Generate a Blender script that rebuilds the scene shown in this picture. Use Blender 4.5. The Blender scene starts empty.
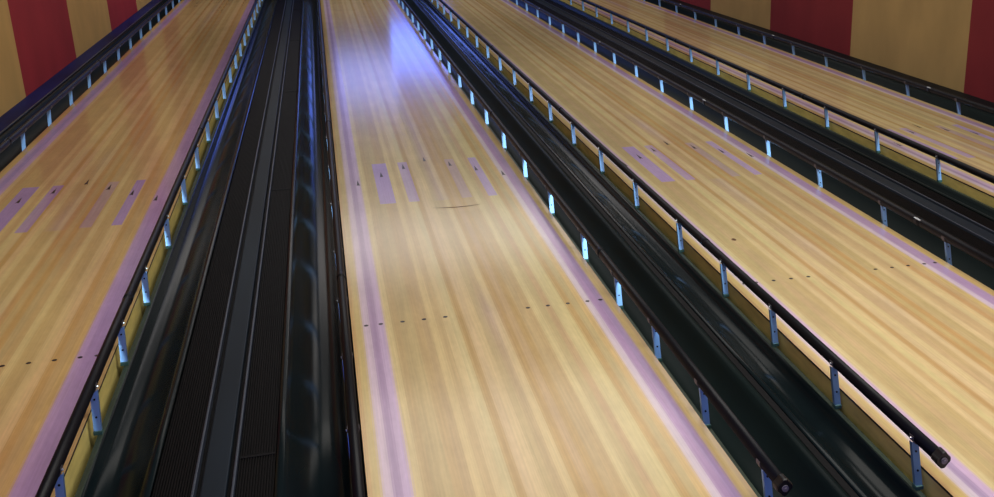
import bpy, bmesh, math, random
from mathutils import Vector, Matrix
random.seed(7)
C = bpy.context.scene.collection
PI = math.pi

# ------------------------------------------------------------------ helpers
def srgb(r, g, b):
    f = lambda c: (c/255)/12.92 if c/255 <= .04045 else ((c/255+.055)/1.055)**2.4
    return (f(r), f(g), f(b), 1)

def new_mat(name, col, rough=.5, metal=0, spec=.5, noise=None, bump=0):
    """procedural principled material; noise=(scale xyz, amount) mottles the colour"""
    m = bpy.data.materials.new(name); m.use_nodes = True
    nt = m.node_tree; b = nt.nodes['Principled BSDF']
    b.inputs['Base Color'].default_value = col
    b.inputs['Roughness'].default_value = rough
    b.inputs['Metallic'].default_value = metal
    b.inputs['Specular IOR Level'].default_value = spec
    if noise:
        tc = nt.nodes.new('ShaderNodeTexCoord'); mp = nt.nodes.new('ShaderNodeMapping')
        mp.inputs['Scale'].default_value = noise[0]
        nz = nt.nodes.new('ShaderNodeTexNoise'); nz.inputs['Scale'].default_value = 1
        nz.inputs['Detail'].default_value = 4
        nt.links.new(tc.outputs['Object'], mp.inputs[0]); nt.links.new(mp.outputs[0], nz.inputs['Vector'])
        mr = nt.nodes.new('ShaderNodeMapRange')
        mr.inputs['From Min'].default_value = .3; mr.inputs['From Max'].default_value = .7
        mr.inputs['To Min'].default_value = 1-noise[1]; mr.inputs['To Max'].default_value = 1+noise[1]
        nt.links.new(nz.outputs['Fac'], mr.inputs['Value'])
        mx = nt.nodes.new('ShaderNodeVectorMath'); mx.operation = 'SCALE'
        mx.inputs[0].default_value = col[:3]
        nt.links.new(mr.outputs[0], mx.inputs['Scale'])
        nt.links.new(mx.outputs[0], b.inputs['Base Color'])
        if bump:
            bp = nt.nodes.new('ShaderNodeBump'); bp.inputs['Strength'].default_value = bump
            bp.inputs['Distance'].default_value = .002
            nt.links.new(nz.outputs['Fac'], bp.inputs['Height']); nt.links.new(bp.outputs[0], b.inputs['Normal'])
    return m

def obj(name, bm, mat, parent=None, smooth=False, loc=None):
    me = bpy.data.meshes.new(name)
    bmesh.ops.recalc_face_normals(bm, faces=bm.faces)
    bm.to_mesh(me); bm.free()
    if mat: me.materials.append(mat)
    if smooth:
        for p in me.polygons: p.use_smooth = True
    o = bpy.data.objects.new(name, me); C.objects.link(o)
    if loc: o.location = loc
    if parent: o.parent = parent
    return o

def tag(o, label, cat, group=None):
    o['label'] = label; o['category'] = cat
    if group: o['group'] = group
    return o

def thing(name, label, cat, loc=(0, 0, 0), group=None):
    o = bpy.data.objects.new(name, None); C.objects.link(o)
    o.location = loc; o.empty_display_size = .1
    return tag(o, label, cat, group)

def struct(name, bm, mat):
    o = obj(name, bm, mat); o['kind'] = 'structure'; return o

def box(bm, x0, x1, y0, y1, z0, z1, bev=0):
    t = bmesh.new()
    bmesh.ops.create_cube(t, size=1)
    for v in t.verts:
        v.co = ((x0+x1)/2+v.co.x*(x1-x0), (y0+y1)/2+v.co.y*(y1-y0), (z0+z1)/2+v.co.z*(z1-z0))
    if bev: bmesh.ops.bevel(t, geom=t.edges[:], offset=bev, segments=2, affect='EDGES', profile=.5)
    merge(bm, t)

def merge(bm, t):
    mp = {}
    for v in t.verts: mp[v] = bm.verts.new(v.co)
    for f in t.faces:
        nf = bm.faces.new([mp[v] for v in f.verts]); nf.smooth = f.smooth
    t.free()

def extrude_profile(bm, pts, ys, closed=True, caps=True):
    """sweeps an (x,z) outline along y"""
    rings = [[bm.verts.new((x, y, z)) for x, z in pts] for y in ys]
    n = len(pts)
    for a, b in zip(rings, rings[1:]):
        for i in range(n if closed else n-1):
            j = (i+1) % n
            bm.faces.new((a[i], a[j], b[j], b[i]))
    if closed and caps:
        bm.faces.new(rings[0]); bm.faces.new(rings[-1][::-1])

def cyl(bm, p, axis, r, h, seg=16, r2=None):
    t = bmesh.new()
    bmesh.ops.create_cone(t, cap_ends=True, segments=seg, radius1=r, radius2=r if r2 is None else r2, depth=h)
    q = Vector((0, 0, 1)).rotation_difference(Vector(axis).normalized())
    bmesh.ops.transform(t, matrix=Matrix.Translation(Vector(p)) @ q.to_matrix().to_4x4(), verts=t.verts)
    merge(bm, t)

# ------------------------------------------------------------------ dimensions (metres)
BOARD = 1.054/39
HW = .513                               # half width of a lane
LANES = {1: -1.8425, 2: 0.0, 3: 1.5463, 4: 3.3954}
Y0, Y1 = -2.13, 16.9                    # foul line to the end of the lane
RAIL_Y0, RAIL_Y1 = -1.70, 15.3
POST_Y = [-1.585, -1.055, -.525, .012] + [.615+.7585*k for k in range(18)]
WALL_L, WALL_R = -2.73, 4.30

# ------------------------------------------------------------------ materials
def lane_material():
    m = bpy.data.materials.new('lane_wood'); m.use_nodes = True
    nt = m.node_tree; N = nt.nodes; Lk = nt.links; b = N['Principled BSDF']
    at = N.new('ShaderNodeVertexColor'); at.layer_name = 'board'
    tc = N.new('ShaderNodeTexCoord')
    def noise(scale, lo, hi, detail=3):
        mp = N.new('ShaderNodeMapping'); mp.inputs['Scale'].default_value = scale
        nz = N.new('ShaderNodeTexNoise'); nz.inputs['Scale'].default_value = 1; nz.inputs['Detail'].default_value = detail
        Lk.new(tc.outputs['Object'], mp.inputs[0]); Lk.new(mp.outputs[0], nz.inputs['Vector'])
        mr = N.new('ShaderNodeMapRange'); mr.inputs['From Min'].default_value = .3; mr.inputs['From Max'].default_value = .7
        mr.inputs['To Min'].default_value = lo; mr.inputs['To Max'].default_value = hi
        Lk.new(nz.outputs['Fac'], mr.inputs['Value']); return mr.outputs[0]
    a = noise((150, 2.2, 1), .93, 1.07)          # long fine grain
    c = noise((9, 3.5, 1), .94, 1.06)            # cloudy figure
    d = noise((70, 22, 1), .965, 1.035)          # bird's-eye flecks
    def mul(p, q):
        n = N.new('ShaderNodeMath'); n.operation = 'MULTIPLY'; Lk.new(p, n.inputs[0]); Lk.new(q, n.inputs[1]); return n.outputs[0]
    k = mul(mul(a, c), d)
    sc = N.new('ShaderNodeVectorMath'); sc.operation = 'SCALE'
    Lk.new(at.outputs['Color'], sc.inputs[0]); Lk.new(k, sc.inputs['Scale'])
    Lk.new(sc.outputs[0], b.inputs['Base Color'])
    b.inputs['Roughness'].default_value = .15
    b.inputs['Specular IOR Level'].default_value = .4
    return m

M = {
 'lane': lane_material(),
 'gold_side': new_mat('lane_side_wood', srgb(222, 204, 122), .5, spec=.2, noise=((3, 6, 30), .15)),
 'dark_line': new_mat('edge_shadow_strip', srgb(22, 16, 14), .6),
 'ink': new_mat('dark_inlay', srgb(34, 22, 24), .45),
 'scuff': new_mat('scuff_brown', srgb(96, 62, 32), .6),
 'rail': new_mat('rail_black', srgb(19, 20, 25), .42, spec=.18, noise=((8, 2, 8), .15)),
 'cap': new_mat('cap_black_rubber', srgb(16, 16, 20), .45),
 'hub': new_mat('hub_grey', srgb(130, 125, 135), .4, .3),
 'post': new_mat('bracket_plate_pale_blue', srgb(136, 178, 236), .42, .8),
 'post_edge': new_mat('bracket_bright_edge', srgb(190, 185, 190), .3, .8),
 'screw': new_mat('screw_dark', srgb(25, 25, 40), .4, .6),
 'foot': new_mat('foot_teal_metal', srgb(62, 98, 96), .45, .2),
 'gutter': new_mat('gutter_dark_green_black', srgb(17, 26, 29), .2, spec=.1, noise=((6, 1.2, 6), .2)),
 'gutter_matte': new_mat('gutter_dark_matte', srgb(20, 29, 29), .4, spec=.04, noise=((6, 1.2, 6), .2)),
 'flange': new_mat('gutter_flange_green_grey', srgb(50, 64, 52), .5, .1, noise=((20, 5, 20), .3)),
 'divider': new_mat('divider_black', srgb(12, 12, 15), .6, spec=.15),
 'panel': new_mat('divider_panel_slate', srgb(28, 37, 46), .5, spec=.12, noise=((10, 1.5, 5), .2)),
 'ridge': new_mat('divider_ridge_grey', srgb(58, 66, 80), .4, .2),
 'tread': new_mat('ribbed_rubber_black', srgb(12, 11, 12), .6, spec=.14),
 'capping': new_mat('wall_capping_black', srgb(14, 15, 18), .5, spec=.12, noise=((8, 2, 8), .2)),
 'capping_blue_sheen': new_mat('wall_capping_painted_sheen', srgb(24, 34, 92), .5, spec=.06, noise=((8, 1.2, 8), .5)),  # blue reflection on the capping is put into its base colour
 'cradle': new_mat('cradle_brown_grey', srgb(92, 86, 92), .4, .3),
 'clip': new_mat('joint_clip_white', srgb(190, 195, 200), .4),
 'floor': new_mat('sub_floor_dark', srgb(20, 20, 22), .8, noise=((3, 3, 3), .2)),
}

def wall_material(name, y0, red_first, cols, axis='Y'):
    m = bpy.data.materials.new(name); m.use_nodes = True
    nt = m.node_tree; N = nt.nodes; Lk = nt.links; b = N['Principled BSDF']
    tc = N.new('ShaderNodeTexCoord'); sp = N.new('ShaderNodeSeparateXYZ'); Lk.new(tc.outputs['Object'], sp.inputs[0])
    def math_(op, a, v):
        n = N.new('ShaderNodeMath'); n.operation = op; Lk.new(a, n.inputs[0]); n.inputs[1].default_value = v; return n.outputs[0]
    t = math_('FLOORED_MODULO', math_('DIVIDE', math_('SUBTRACT', sp.outputs[axis], y0), 4.0), 1.0)
    s = math_('LESS_THAN', t, .5)
    mp = N.new('ShaderNodeMapping'); mp.inputs['Scale'].default_value = (2, 2, 1.2)
    nz = N.new('ShaderNodeTexNoise'); nz.inputs['Scale'].default_value = 1.3; nz.inputs['Detail'].default_value = 5
    Lk.new(tc.outputs['Object'], mp.inputs[0]); Lk.new(mp.outputs[0], nz.inputs['Vector'])
    mr = N.new('ShaderNodeMapRange'); mr.inputs['From Min'].default_value = .3; mr.inputs['From Max'].default_value = .7
    mr.inputs['To Min'].default_value = .9; mr.inputs['To Max'].default_value = 1.1
    Lk.new(nz.outputs['Fac'], mr.inputs['Value'])
    mx = N.new('ShaderNodeMix'); mx.data_type = 'RGBA'; Lk.new(s, mx.inputs['Factor'])
    red, gold = cols
    mx.inputs[6].default_value, mx.inputs[7].default_value = (gold, red) if red_first else (red, gold)
    sc = N.new('ShaderNodeVectorMath'); sc.operation = 'SCALE'
    Lk.new(mx.outputs[2], sc.inputs[0]); Lk.new(mr.outputs[0], sc.inputs['Scale'])
    Lk.new(sc.outputs[0], b.inputs['Base Color'])
    b.inputs['Roughness'].default_value = .7; b.inputs['Specular IOR Level'].default_value = .2
    return m

# ------------------------------------------------------------------ setting
def slab(x0, x1, y0, y1, z0, z1):
    bm = bmesh.new(); box(bm, x0, x1, y0, y1, z0, z1); return bm
bm = slab(WALL_L-.2, WALL_R+.2, Y0, 18.2, -.28, -.16)
box(bm, WALL_L-.2, WALL_R+.2, -6, Y0, -.28, 0)
struct('floor', bm, M['floor'])
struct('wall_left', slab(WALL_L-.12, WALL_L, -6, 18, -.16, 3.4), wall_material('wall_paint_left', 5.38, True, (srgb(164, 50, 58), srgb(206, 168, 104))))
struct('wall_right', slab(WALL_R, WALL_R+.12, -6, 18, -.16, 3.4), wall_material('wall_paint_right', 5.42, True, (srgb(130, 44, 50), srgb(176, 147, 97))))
struct('wall_back', slab(WALL_L-.12, WALL_R+.12, 18, 18.12, -.16, 3.4),
       new_mat('back_wall_dark', srgb(48, 38, 40), .8, noise=((2, 2, 2), .15)))

# ------------------------------------------------------------------ lanes
T = {'tan': (200, 174, 127), 'mid': (206, 180, 132), 'light': (224, 203, 152), 'yel': (215, 187, 125),
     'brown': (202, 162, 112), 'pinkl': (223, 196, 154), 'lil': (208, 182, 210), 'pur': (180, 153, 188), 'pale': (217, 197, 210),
     'dk': (198, 160, 106)}
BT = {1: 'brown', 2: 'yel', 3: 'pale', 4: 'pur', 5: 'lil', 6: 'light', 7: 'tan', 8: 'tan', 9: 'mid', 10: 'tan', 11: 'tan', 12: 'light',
      13: 'mid', 14: 'light', 15: 'light', 16: 'dk', 17: 'pinkl', 18: 'light', 19: 'mid', 20: 'tan', 21: 'light', 22: 'dk', 23: 'tan',
      24: 'dk', 25: 'tan', 26: 'tan', 27: 'light', 28: 'mid', 29: 'tan', 30: 'light', 31: 'light', 32: 'dk', 33: 'tan', 34: 'yel',
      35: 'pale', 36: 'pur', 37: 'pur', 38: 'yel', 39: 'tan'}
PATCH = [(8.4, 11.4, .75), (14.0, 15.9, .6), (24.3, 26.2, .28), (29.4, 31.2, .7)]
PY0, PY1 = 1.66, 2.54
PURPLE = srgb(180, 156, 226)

def playing_surface(seed):
    rnd = random.Random(seed)
    MEAN = (203, 178, 130)
    def soft(c, n): return c if n in ('lil', 'pur', 'pale') else tuple(m+(v-m)*.75 for v, m in zip(c, MEAN))
    V = dict(T)
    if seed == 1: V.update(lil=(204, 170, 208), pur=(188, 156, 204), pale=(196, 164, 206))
    tint = (1, .95, .90) if seed == 1 else (1, 1, 1)            # the leftmost lane is browner
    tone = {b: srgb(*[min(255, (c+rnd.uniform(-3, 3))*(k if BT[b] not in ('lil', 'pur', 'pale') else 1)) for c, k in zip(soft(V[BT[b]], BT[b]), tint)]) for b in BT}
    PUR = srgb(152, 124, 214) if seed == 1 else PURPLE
    edges = [1.0+.25*k for k in range(0, 153)]           # quarter boards, from board 1.0 to 39.0
    ys = sorted(set([Y0, -1.4, -.9, -.4, 0, .4, .8, 1.2, PY0-.03, PY0, PY1, PY1+.04, 3.1, 3.6, 4.2, 5, 6, 7.5, 9, 11, 13, 15, Y1]))
    bm = bmesh.new()
    lay = bm.loops.layers.float_color.new('board')
    X = lambda b: (b-20)*BOARD
    V = [[bm.verts.new((X(e)*HW/(19*BOARD), y, 0)) for e in edges] for y in ys]
    smug = [rnd.uniform(-1, 1) for _ in ys]
    def col(bmid, y, j):
        c = [0, 0, 0]
        for o, k in ((-.25, .2), (0, .6), (.25, .2)):
            t_ = tone[min(39, max(1, int(math.floor(bmid+o+.5))))]
            for q in range(3): c[q] += k*t_[q]
        # neighbouring boards blend a little at the printed joint
        w = 0
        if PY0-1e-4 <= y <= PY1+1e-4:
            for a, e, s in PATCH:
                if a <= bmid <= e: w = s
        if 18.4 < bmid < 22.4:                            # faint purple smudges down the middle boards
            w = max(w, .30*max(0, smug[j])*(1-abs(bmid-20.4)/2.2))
        return tuple(c[i]*(1-w)+PUR[i]*w for i in range(3))+(1,)
    for j in range(len(ys)-1):
        for i in range(len(edges)-1):
            f = bm.faces.new((V[j][i], V[j][i+1], V[j+1][i+1], V[j+1][i]))
            bmid = (edges[i]+edges[i+1])/2
            inside = ys[j] >= PY0-1e-4 and ys[j+1] <= PY1+1e-4
            lo, hi = (ys[j], ys[j+1]) if inside else (ys[j] if ys[j] < PY0 else ys[j]+1e-3, ys[j+1] if ys[j+1] > PY1 else ys[j+1]-1e-3)
            if not inside:
                if abs(ys[j]-PY1) < 1e-6: lo = PY1+.01
                if abs(ys[j+1]-PY0) < 1e-6: hi = PY0-.01
            c0, c1 = col(bmid, lo, j), col(bmid, hi, j+1)
            for l, c in zip(f.loops, (c0, c0, c1, c1)): l[lay] = c
    return bm

def arrow_bm():
    bm = bmesh.new()
    pts = [(0, .075), (.0088, -.045), (.004, -.034), (0, -.038), (-.004, -.034), (-.0088, -.045)]
    a = [bm.verts.new((x, y, .0006)) for x, y in pts]; bm.faces.new(a)
    d = [bm.verts.new((x, y, -.001)) for x, y in pts]; bm.faces.new(d[::-1])
    for i in range(6): bm.faces.new((a[i], d[i], d[(i+1) % 6], a[(i+1) % 6]))
    return bm

def dot_bm():
    bm = bmesh.new(); cyl(bm, (0, 0, -.0002), (0, 0, 1), .0085, .0016, 20); return bm

LANE_LABEL = {
 1: 'wooden bowling lane with purple edge stripes directly beside the left striped wall',
 2: 'wooden bowling lane in the middle, blue light on its far end, nearest the camera',
 3: 'wooden bowling lane right of the middle one, cut by the frame at lower right',
 4: 'wooden bowling lane at upper right, running along the right striped wall'}
arrow_proto = dot_proto = None
for n, lx in LANES.items():
    t = thing('bowling_lane', LANE_LABEL[n], 'bowling lane', (lx, 0, 0), 'bowling lanes')
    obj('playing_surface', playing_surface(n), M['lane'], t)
    core = bmesh.new(); box(core, -HW+.004, HW-.004, Y0, Y1, -.16, -.001)
    obj('lane_core', core, M['dark_line'], t)
    for s in (-1, 1):
        b = bmesh.new()
        x0, x1 = sorted((s*(HW-.004), s*HW))
        box(b, x0, x1, Y0, Y1, -.008, -.0005)
        obj('edge_shade_strip', b, M['dark_line'], t)  # dark strip put in as the shadow groove under the lane's top edge
        b = bmesh.new(); box(b, x0, x1, Y0, Y1, -.16, -.008)
        obj('side_board', b, M['gold_side'], t)
        # black cover closing the gutter side of the lane at the foul end
        b = bmesh.new(); x0, x1 = sorted((s*(HW+.001), s*(HW+.024)))
        box(b, x0, x1, Y0, -1.70, -.06, -.022, .006)
        obj('end_cover', b, M['cap'], t)
    for k in range(7):
        b = 5*(k+1); y = 2.564-.1519*abs(k-3)
        if arrow_proto is None: arrow_proto = o = obj('target_arrow', arrow_bm(), M['ink'], t)
        else:
            o = arrow_proto.copy(); C.objects.link(o); o.parent = t
        o.location = ((b-20)*BOARD, y, 0)
    for b in (3, 5, 8, 11, 14, 26, 29, 32, 35, 37):
        if dot_proto is None: dot_proto = o = obj('guide_dot', dot_bm(), M['ink'], t)
        else:
            o = dot_proto.copy(); C.objects.link(o); o.parent = t
        o.location = ((b-20)*BOARD, 0, 0)
    if n == 2:      # hairline crack across the boards below the arrows
        bm = bmesh.new(); pr = None
        for i in range(13):
            u = i/12; x = (18+9*u-20)*BOARD; y = 1.512-.02*math.sin(u*PI)+.0*u; w = .0015+.004*math.sin(u*PI)
            a, c = bm.verts.new((x, y-w, .0007)), bm.verts.new((x, y+w, .0007))
            if pr: bm.faces.new((pr[0], a, c, pr[1]))
            pr = (a, c)
        obj('scuff_mark', bm, M['scuff'], t)
    if n == 3:
        for (bb, yy) in ((9.3, .571), (30.6, -1.02)):
            bm = bmesh.new(); cyl(bm, ((bb-20)*BOARD, yy, 0), (0, 0, 1), .011, .0014, 9)
            bmesh.ops.scale(bm, vec=(1, 1.6, 1), verts=bm.verts, space=Matrix.Translation((-(bb-20)*BOARD, -yy, 0)))
            obj('scuff_mark', bm, M['scuff'], t)

# ------------------------------------------------------------------ gutters
GP = [(.044, -.053), (.050, -.066), (.058, -.080), (.070, -.091), (.085, -.098), (.105, -.101), (.125, -.098), (.145, -.090), (.165, -.077),
      (.183, -.060), (.198, -.042), (.211, -.022), (.222, -.006), (.230, -.001), (.245, -.001)]
def gutter(lane, s, label, mat='gutter'):
    ex = LANES[lane]+s*HW
    t = thing('gutter', label, 'gutter', (ex, 0, -.16), 'gutters beside the lanes')
    pts = GP + [(.245, -.012), (.236, -.012), (.228, -.016), (.217, -.034), (.204, -.054), (.188, -.072), (.168, -.089), (.146, -.102),
                (.125, -.110), (.105, -.113), (.083, -.110), (.062, -.101), (.046, -.086), (.036, -.062), (.036, -.053)]
    bm = bmesh.new(); extrude_profile(bm, [(s*x, z+.16) for x, z in pts], [Y0+(Y1-Y0)*k/12 for k in range(13)])
    o = obj('trough', bm, M[mat], t, smooth=True)
    bm = bmesh.new(); x0, x1 = sorted((s*.026, s*.043)); box(bm, x0, x1, Y0, Y1, .098, .111, .002)
    obj('flange', bm, M['flange'], t)
    for y in [-1.2, 2.0, 5.2, 8.4, 11.6, 14.8]:       # saddles carrying the trough
        bm = bmesh.new(); x0, x1 = sorted((s*.05, s*.2)); box(bm, x0, x1, y-.03, y+.03, 0, .05)
        obj('saddle', bm, M['divider'], t)
    return t
gutter(1, -1, 'dark gutter between the leftmost lane and the left wall', 'gutter_matte')
gutter(1, 1, 'glossy dark gutter along the right edge of the leftmost lane')
gutter(2, -1, 'glossy dark gutter along the left edge of the middle lane, blue reflection in it')
gutter(2, 1, 'dark gutter along the right edge of the middle lane', 'gutter_matte')
gutter(3, -1, 'dark green-black gutter under the capped rail at left of the right-hand foreground lane')
gutter(3, 1, 'dark gutter at the right edge of the third lane from left', 'gutter_matte')
gutter(4, -1, 'dark gutter on the left side of the lane next to the right wall', 'gutter_matte')
gutter(4, 1, 'dark gutter squeezed between the rightmost lane and the right wall', 'gutter_matte')

# ------------------------------------------------------------------ dividers between gutters
def divider(label, x0, x1):
    cx = (x0+x1)/2; h = (x1-x0)/2
    t = thing('ball_return_cover', label, 'lane divider', (cx, 0, -.16), 'covers between the lane pairs')
    def part(name, a, b, z0, z1, mat, bev=0):
        bm = bmesh.new(); box(bm, a, b, Y0, Y1, z0, z1, bev); return obj(name, bm, mat, t)
    part('body', -h, h, 0, .135, M['divider'])
    part('centre_panel', -.034, .034, .135, .156, M['panel'], .004)
    for s in (-1, 1):
        a, b = sorted((s*.048, s*.056)); part('ridge', a, b, .135, .162, M['ridge'], .0025)
        a, b = sorted((s*.058, s*(h-.002)))
        bm = bmesh.new(); n = 14; w = (b-a)/n; pts = [(a, .135)]
        for k in range(n):
            xx = a+k*w
            pts += [(xx+.15*w, .146), (xx+.3*w, .151), (xx+.7*w, .151), (xx+.85*w, .146)]
        pts += [(b, .135)]
        extrude_profile(bm, pts, [Y0, Y1]); obj('ribbed_tread', bm, M['tread'], t)
    for y in (-.9, 2.15, 5.2, 8.25, 11.3):
        bm = bmesh.new(); box(bm, .06, h-.004, y-.006, y+.006, .146, .1522); obj('seam', bm, M['divider'], t)
    return t
divider('black ribbed cover with slate centre strip between the leftmost and middle lanes', LANES[1]+HW+.245, LANES[2]-HW-.245)
divider('black ribbed cover with grey ridges between the two right-hand lanes', LANES[3]+HW+.245, LANES[4]-HW-.245)
x0, x1 = LANES[2]+HW+.245, LANES[3]-HW-.245
t = thing('divider_strip', 'narrow black strip between the two gutters right of the middle lane', 'lane divider', ((x0+x1)/2, 0, -.16))
h = (x1-x0)/2
bm = bmesh.new(); box(bm, -h, h, Y0, Y1, 0, .145); obj('body', bm, M['divider'], t)
bm = bmesh.new(); box(bm, -h+.003, h-.003, Y0, Y1, .145, .158, .003); obj('cap_strip', bm, M['divider'], t)

def wall_capping(label, xa, xb, za, zb, mat):
    t = thing('wall_capping', label, 'capping', ((xa+xb)/2, 0, -.16))
    cx = (xa+xb)/2; s = 1 if xb > xa else -1
    bm = bmesh.new()
    extrude_profile(bm, [(xa-cx, 0), (xa-cx, .16+za), (xb-cx-s*.012, .16+zb), (xb-cx, .16+zb), (xb-cx, 0)], [Y0, Y1])
    obj('board', bm, mat, t)
    bm = bmesh.new(); a, b = sorted((xa-cx+s*.0, xa-cx+s*.012)); box(bm, a, b, Y0, Y1, .16+za-.004, .16+za+.008, .003)
    obj('nosing', bm, M['ridge'], t)
wall_capping('glossy black capping with a painted-in blue sheen at the foot of the left striped wall', LANES[1]-HW-.246, WALL_L+.001, 0, .012, M['capping_blue_sheen'])
wall_capping('black capping along the foot of the right striped wall', LANES[4]+HW+.246, WALL_R-.001, 0, .037, M['capping'])

# ------------------------------------------------------------------ bumper rails
RX, RZ, RR, RW = .0215, .100, .0205, .0155   # tube: offset, height, half height, half width
LEAN = .045
PX0, PX1 = .017, .0395                    # width of the upright plate, facing the bowler
def bracket_bm(s):
    """shallow upright channel facing down the lane, up to the underside of the tube"""
    bm = bmesh.new()
    a, b = sorted((s*PX0, s*PX1))
    pts = [(a, -.006), (b, -.006), (b, .008), (b-.003, .008), (b-.003, -.003), (a+.003, -.003), (a+.003, .008), (a, .008)]
    lo = [bm.verts.new((x, y, -.036)) for x, y in pts]
    hi = [bm.verts.new((x, y, .083)) for x, y in pts]
    for i in range(8): bm.faces.new((lo[i], lo[(i+1) % 8], hi[(i+1) % 8], hi[i]))
    bm.faces.new(lo); bm.faces.new(hi[::-1])
    for v in bm.verts: v.co.y += LEAN*(v.co.z+.015)/.13     # the posts lean away from the bowler
    return bm
def lip_bm(s):
    """cradle: half ring under the tube"""
    bm = bmesh.new(); n = 14; prev = None
    for k in range(n+1):
        a = math.radians(168+204*k/n)
        ring = [bm.verts.new((s*RX+r*RW/RR*math.cos(a), y+.034, RZ+r*math.sin(a))) for r, y in ((RR, -.012), (RR+.0028, -.012), (RR+.0028, .012), (RR, .012))]
        if prev:
            for i in range(4): bm.faces.new((prev[i], prev[(i+1) % 4], ring[(i+1) % 4], ring[i]))
        else: bm.faces.new(ring)
        prev = ring
    bm.faces.new(prev)
    return bm
def screw_bm(s):
    bm = bmesh.new(); cyl(bm, (0, 0, 0), (0, 1, 0), .0032, .004, 10); return bm
def foot_bm(s):
    bm = bmesh.new()
    a, b = sorted((s*.016, s*.041)); box(bm, a, b, -.020, .004, -.0485, -.0355, .0015)
    return bm
def bolt_bm(s):
    bm = bmesh.new(); cyl(bm, (s*(RX+.016), .034, RZ-.004), (s, 0, -.2), .004, .010, 8); return bm
PROTO = {}
for s in (-1, 1):
    PROTO[s] = {}
def rail(lane, s, label):
    ex = LANES[lane]+s*HW
    t = thing('bumper_rail', label, 'bumper rail', (ex, 0, 0), 'bumper rails along the lane edges')
    bm = bmesh.new()
    seg = 20
    prof = [(s*RX+RW*math.cos(2*PI*k/seg), RZ+RR*math.sin(2*PI*k/seg)) for k in range(seg)]
    extrude_profile(bm, prof, [RAIL_Y0+.022]+[RAIL_Y0+(RAIL_Y1-RAIL_Y0)*k/10 for k in range(1, 11)])
    obj('tube', bm, M['rail'], t, smooth=True)
    # lobed end cap with a grey hub
    bm = bmesh.new(); n = 48; ring = []
    for y, sc in ((RAIL_Y0+.03, 1.0), (RAIL_Y0+.004, 1.0), (RAIL_Y0, .9)):
        r_ = []
        for k in range(n):
            a = 2*PI*k/n; r = (.0245+.0024*math.copysign(abs(math.cos(4*a))**.5, math.cos(4*a)))*sc
            r_.append(bm.verts.new((s*RX+r*.88*math.cos(a), y, RZ+r*math.sin(a))))
        ring.append(r_)
    for a, b in zip(ring, ring[1:]):
        for k in range(n): bm.faces.new((a[k], a[(k+1) % n], b[(k+1) % n], b[k]))
    bm.faces.new(ring[0]); bm.faces.new(ring[-1])
    cap = obj('end_cap', bm, M['cap'], t)
    bm = bmesh.new(); cyl(bm, (s*RX, RAIL_Y0-.001, RZ), (0, 1, 0), .0095, .006, 18); cyl(bm, (s*RX, RAIL_Y0-.004, RZ), (0, 1, 0), .004, .006, 10)
    obj('hub', bm, M['hub'], cap)
    for y in (.285, 3.32, 6.43, 9.52, 12.6):          # joints between the rail sections
        bm = bmesh.new()
        pr = [(s*RX+(RW+.0012)*math.cos(a), RZ+(RR+.0012)*math.sin(a)) for a in [2*PI*k/20 for k in range(20)]]
        extrude_profile(bm, pr, [y-.025, y+.025])
        obj('joint_sleeve', bm, M['rail'], t, smooth=True)
        if (lane, s) in ((3, 1), (4, 1), (1, -1)):
            bm = bmesh.new(); cyl(bm, (s*RX-.0105, y, RZ+.0155), (-.66, 0, .75), .0045, .003, 8)
            bmesh.ops.scale(bm, vec=(1, 7.5, 1), verts=bm.verts, space=Matrix.Translation((0, -y, 0)))
            obj('joint_clip', bm, M['clip'], t)
    P = PROTO[s]
    for y in POST_Y:
        if 'b' not in P:
            P['b'] = obj('bracket', bracket_bm(s), M['post'], t); br = P['b']
            P['l'] = obj('cradle', lip_bm(s), M['cradle'], br)
            P['f'] = obj('foot', foot_bm(s), M['foot'], br)
            P['o'] = obj('rail_bolt', bolt_bm(s), M['post_edge'], br)
            P['s'] = obj('screw', screw_bm(s), M['screw'], br, loc=(s*(PX0+PX1)/2, -.0062+LEAN*.073/.13, .058))
            q = P['s'].copy(); C.objects.link(q); q.parent = br; q.location = (s*(PX0+PX1)/2, -.0062+LEAN*.02/.13, .005)
            q = P['o'].copy(); C.objects.link(q); q.parent = br; q.location = (0, .035, -.002)
        else:
            br = P['b'].copy(); C.objects.link(br); br.parent = t
            for key in ('l', 'f', 'o') if y < 5 else ('l',):
                q = P[key].copy(); C.objects.link(q); q.parent = br
            if y < 1.5:
                for z in (.058, .005):
                    q = P['s'].copy(); C.objects.link(q); q.parent = br; q.location = (s*(PX0+PX1)/2, -.0062+LEAN*(z+.015)/.13, z)
        br.location = (0, y, 0)
    return t
rail(1, -1, 'black bumper rail on pale posts beside the left striped wall')
rail(1, 1, 'black bumper rail along the right edge of the leftmost lane')
rail(2, -1, 'black bumper rail along the left edge of the middle lane, seen from above')
rail(2, 1, 'black bumper rail along the right edge of the middle lane, its end at the bottom')
rail(3, -1, 'black bumper rail with round capped end at lower right of the picture')
rail(3, 1, 'black bumper rail at the right edge of the third lane from left')
rail(4, -1, 'black bumper rail on the left side of the lane next to the right wall')
rail(4, 1, 'black bumper rail running along the foot of the right striped wall')

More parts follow.
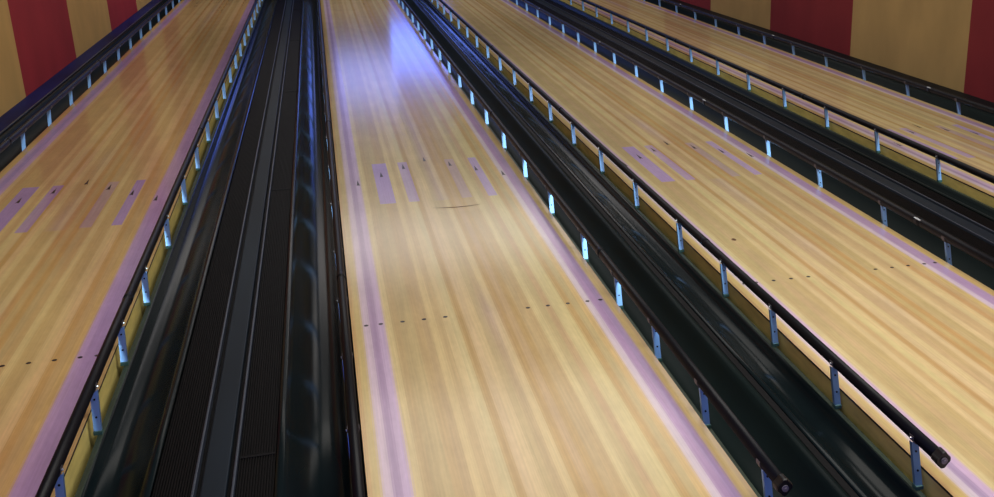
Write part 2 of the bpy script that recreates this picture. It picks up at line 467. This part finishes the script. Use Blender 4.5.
# ------------------------------------------------------------------ light
w = bpy.data.worlds.new('hall_ambient'); bpy.context.scene.world = w; w.use_nodes = True
bg = w.node_tree.nodes['Background']; bg.inputs[0].default_value = srgb(205, 195, 200); bg.inputs[1].default_value = .10
def area(name, loc, target, size, size_y, power, col):
    l = bpy.data.lights.new(name, 'AREA'); l.shape = 'RECTANGLE'; l.size = size; l.size_y = size_y; l.energy = power; l.color = col
    o = bpy.data.objects.new(name, l); C.objects.link(o); o.location = loc
    o.rotation_euler = (Vector(target)-Vector(loc)).to_track_quat('-Z', 'Y').to_euler(); return o
area('ceiling_light_front', (1.7, -1.4, 3.3), (1.7, -1.1, 0), 4.4, 2.0, 150, (1, .96, .89))
area('ceiling_light_middle', (1.6, 5, 3.4), (1.6, 5, 0), 6.0, 2.5, 74, (1, .95, .89))
area('ceiling_light_far', (.6, 11.5, 3.4), (.6, 11.5, 0), 6, 2.5, 92, (1, .94, .90))
area('blue_screen_light', (1.28, 17.4, 1.5), (1.28, 5, 1.4), 1.15, .85, 15, (.12, .22, 1))
area('blue_screen_light', (.2, 17.4, 2.05), (.2, 5, 1.9), 1.1, .9, 8, (.22, .31, 1))
area('blue_post_fill', (-.3, -3.5, .6), (.3, 0, .1), 1.2, .4, 10, (.2, .28, 1))  # low blue lamp added to tint the near posts, not a real fixture
def spot(name, loc, target, power, col, deg, blend):
    l = bpy.data.lights.new(name, 'SPOT'); l.energy = power; l.color = col; l.spot_size = math.radians(deg); l.spot_blend = blend; l.shadow_soft_size = .25
    o = bpy.data.objects.new(name, l); C.objects.link(o); o.location = loc
    o.rotation_euler = (Vector(target)-Vector(loc)).to_track_quat('-Z', 'Y').to_euler(); return o
for x in (-1.6, 1.0, 3.4):
    spot('post_fill_spot', (x, -5.6, 2.0), (x, 9, .2), 1200, (.78, 1, .98), 30, .6)  # unseen cool spots added behind the camera to brighten the far posts

# ------------------------------------------------------------------ camera
cam = bpy.data.cameras.new('camera'); co = bpy.data.objects.new('camera', cam); C.objects.link(co)
cam.sensor_fit = 'HORIZONTAL'; cam.sensor_width = 36
cam.lens = 1071.09/994*36
cam.shift_x = (497-679.742)/994
cam.shift_y = (256.039-248.5)/994
co.location = (-.5054, -3.9521, 1.6048); co.rotation_euler = (1.2353, -.0073, -.316)
cam.clip_start = .05
bpy.context.scene.camera = co
vs = bpy.context.scene.view_settings
vs.view_transform = 'Standard'; vs.look = 'None'; vs.exposure = 0; vs.gamma = 1
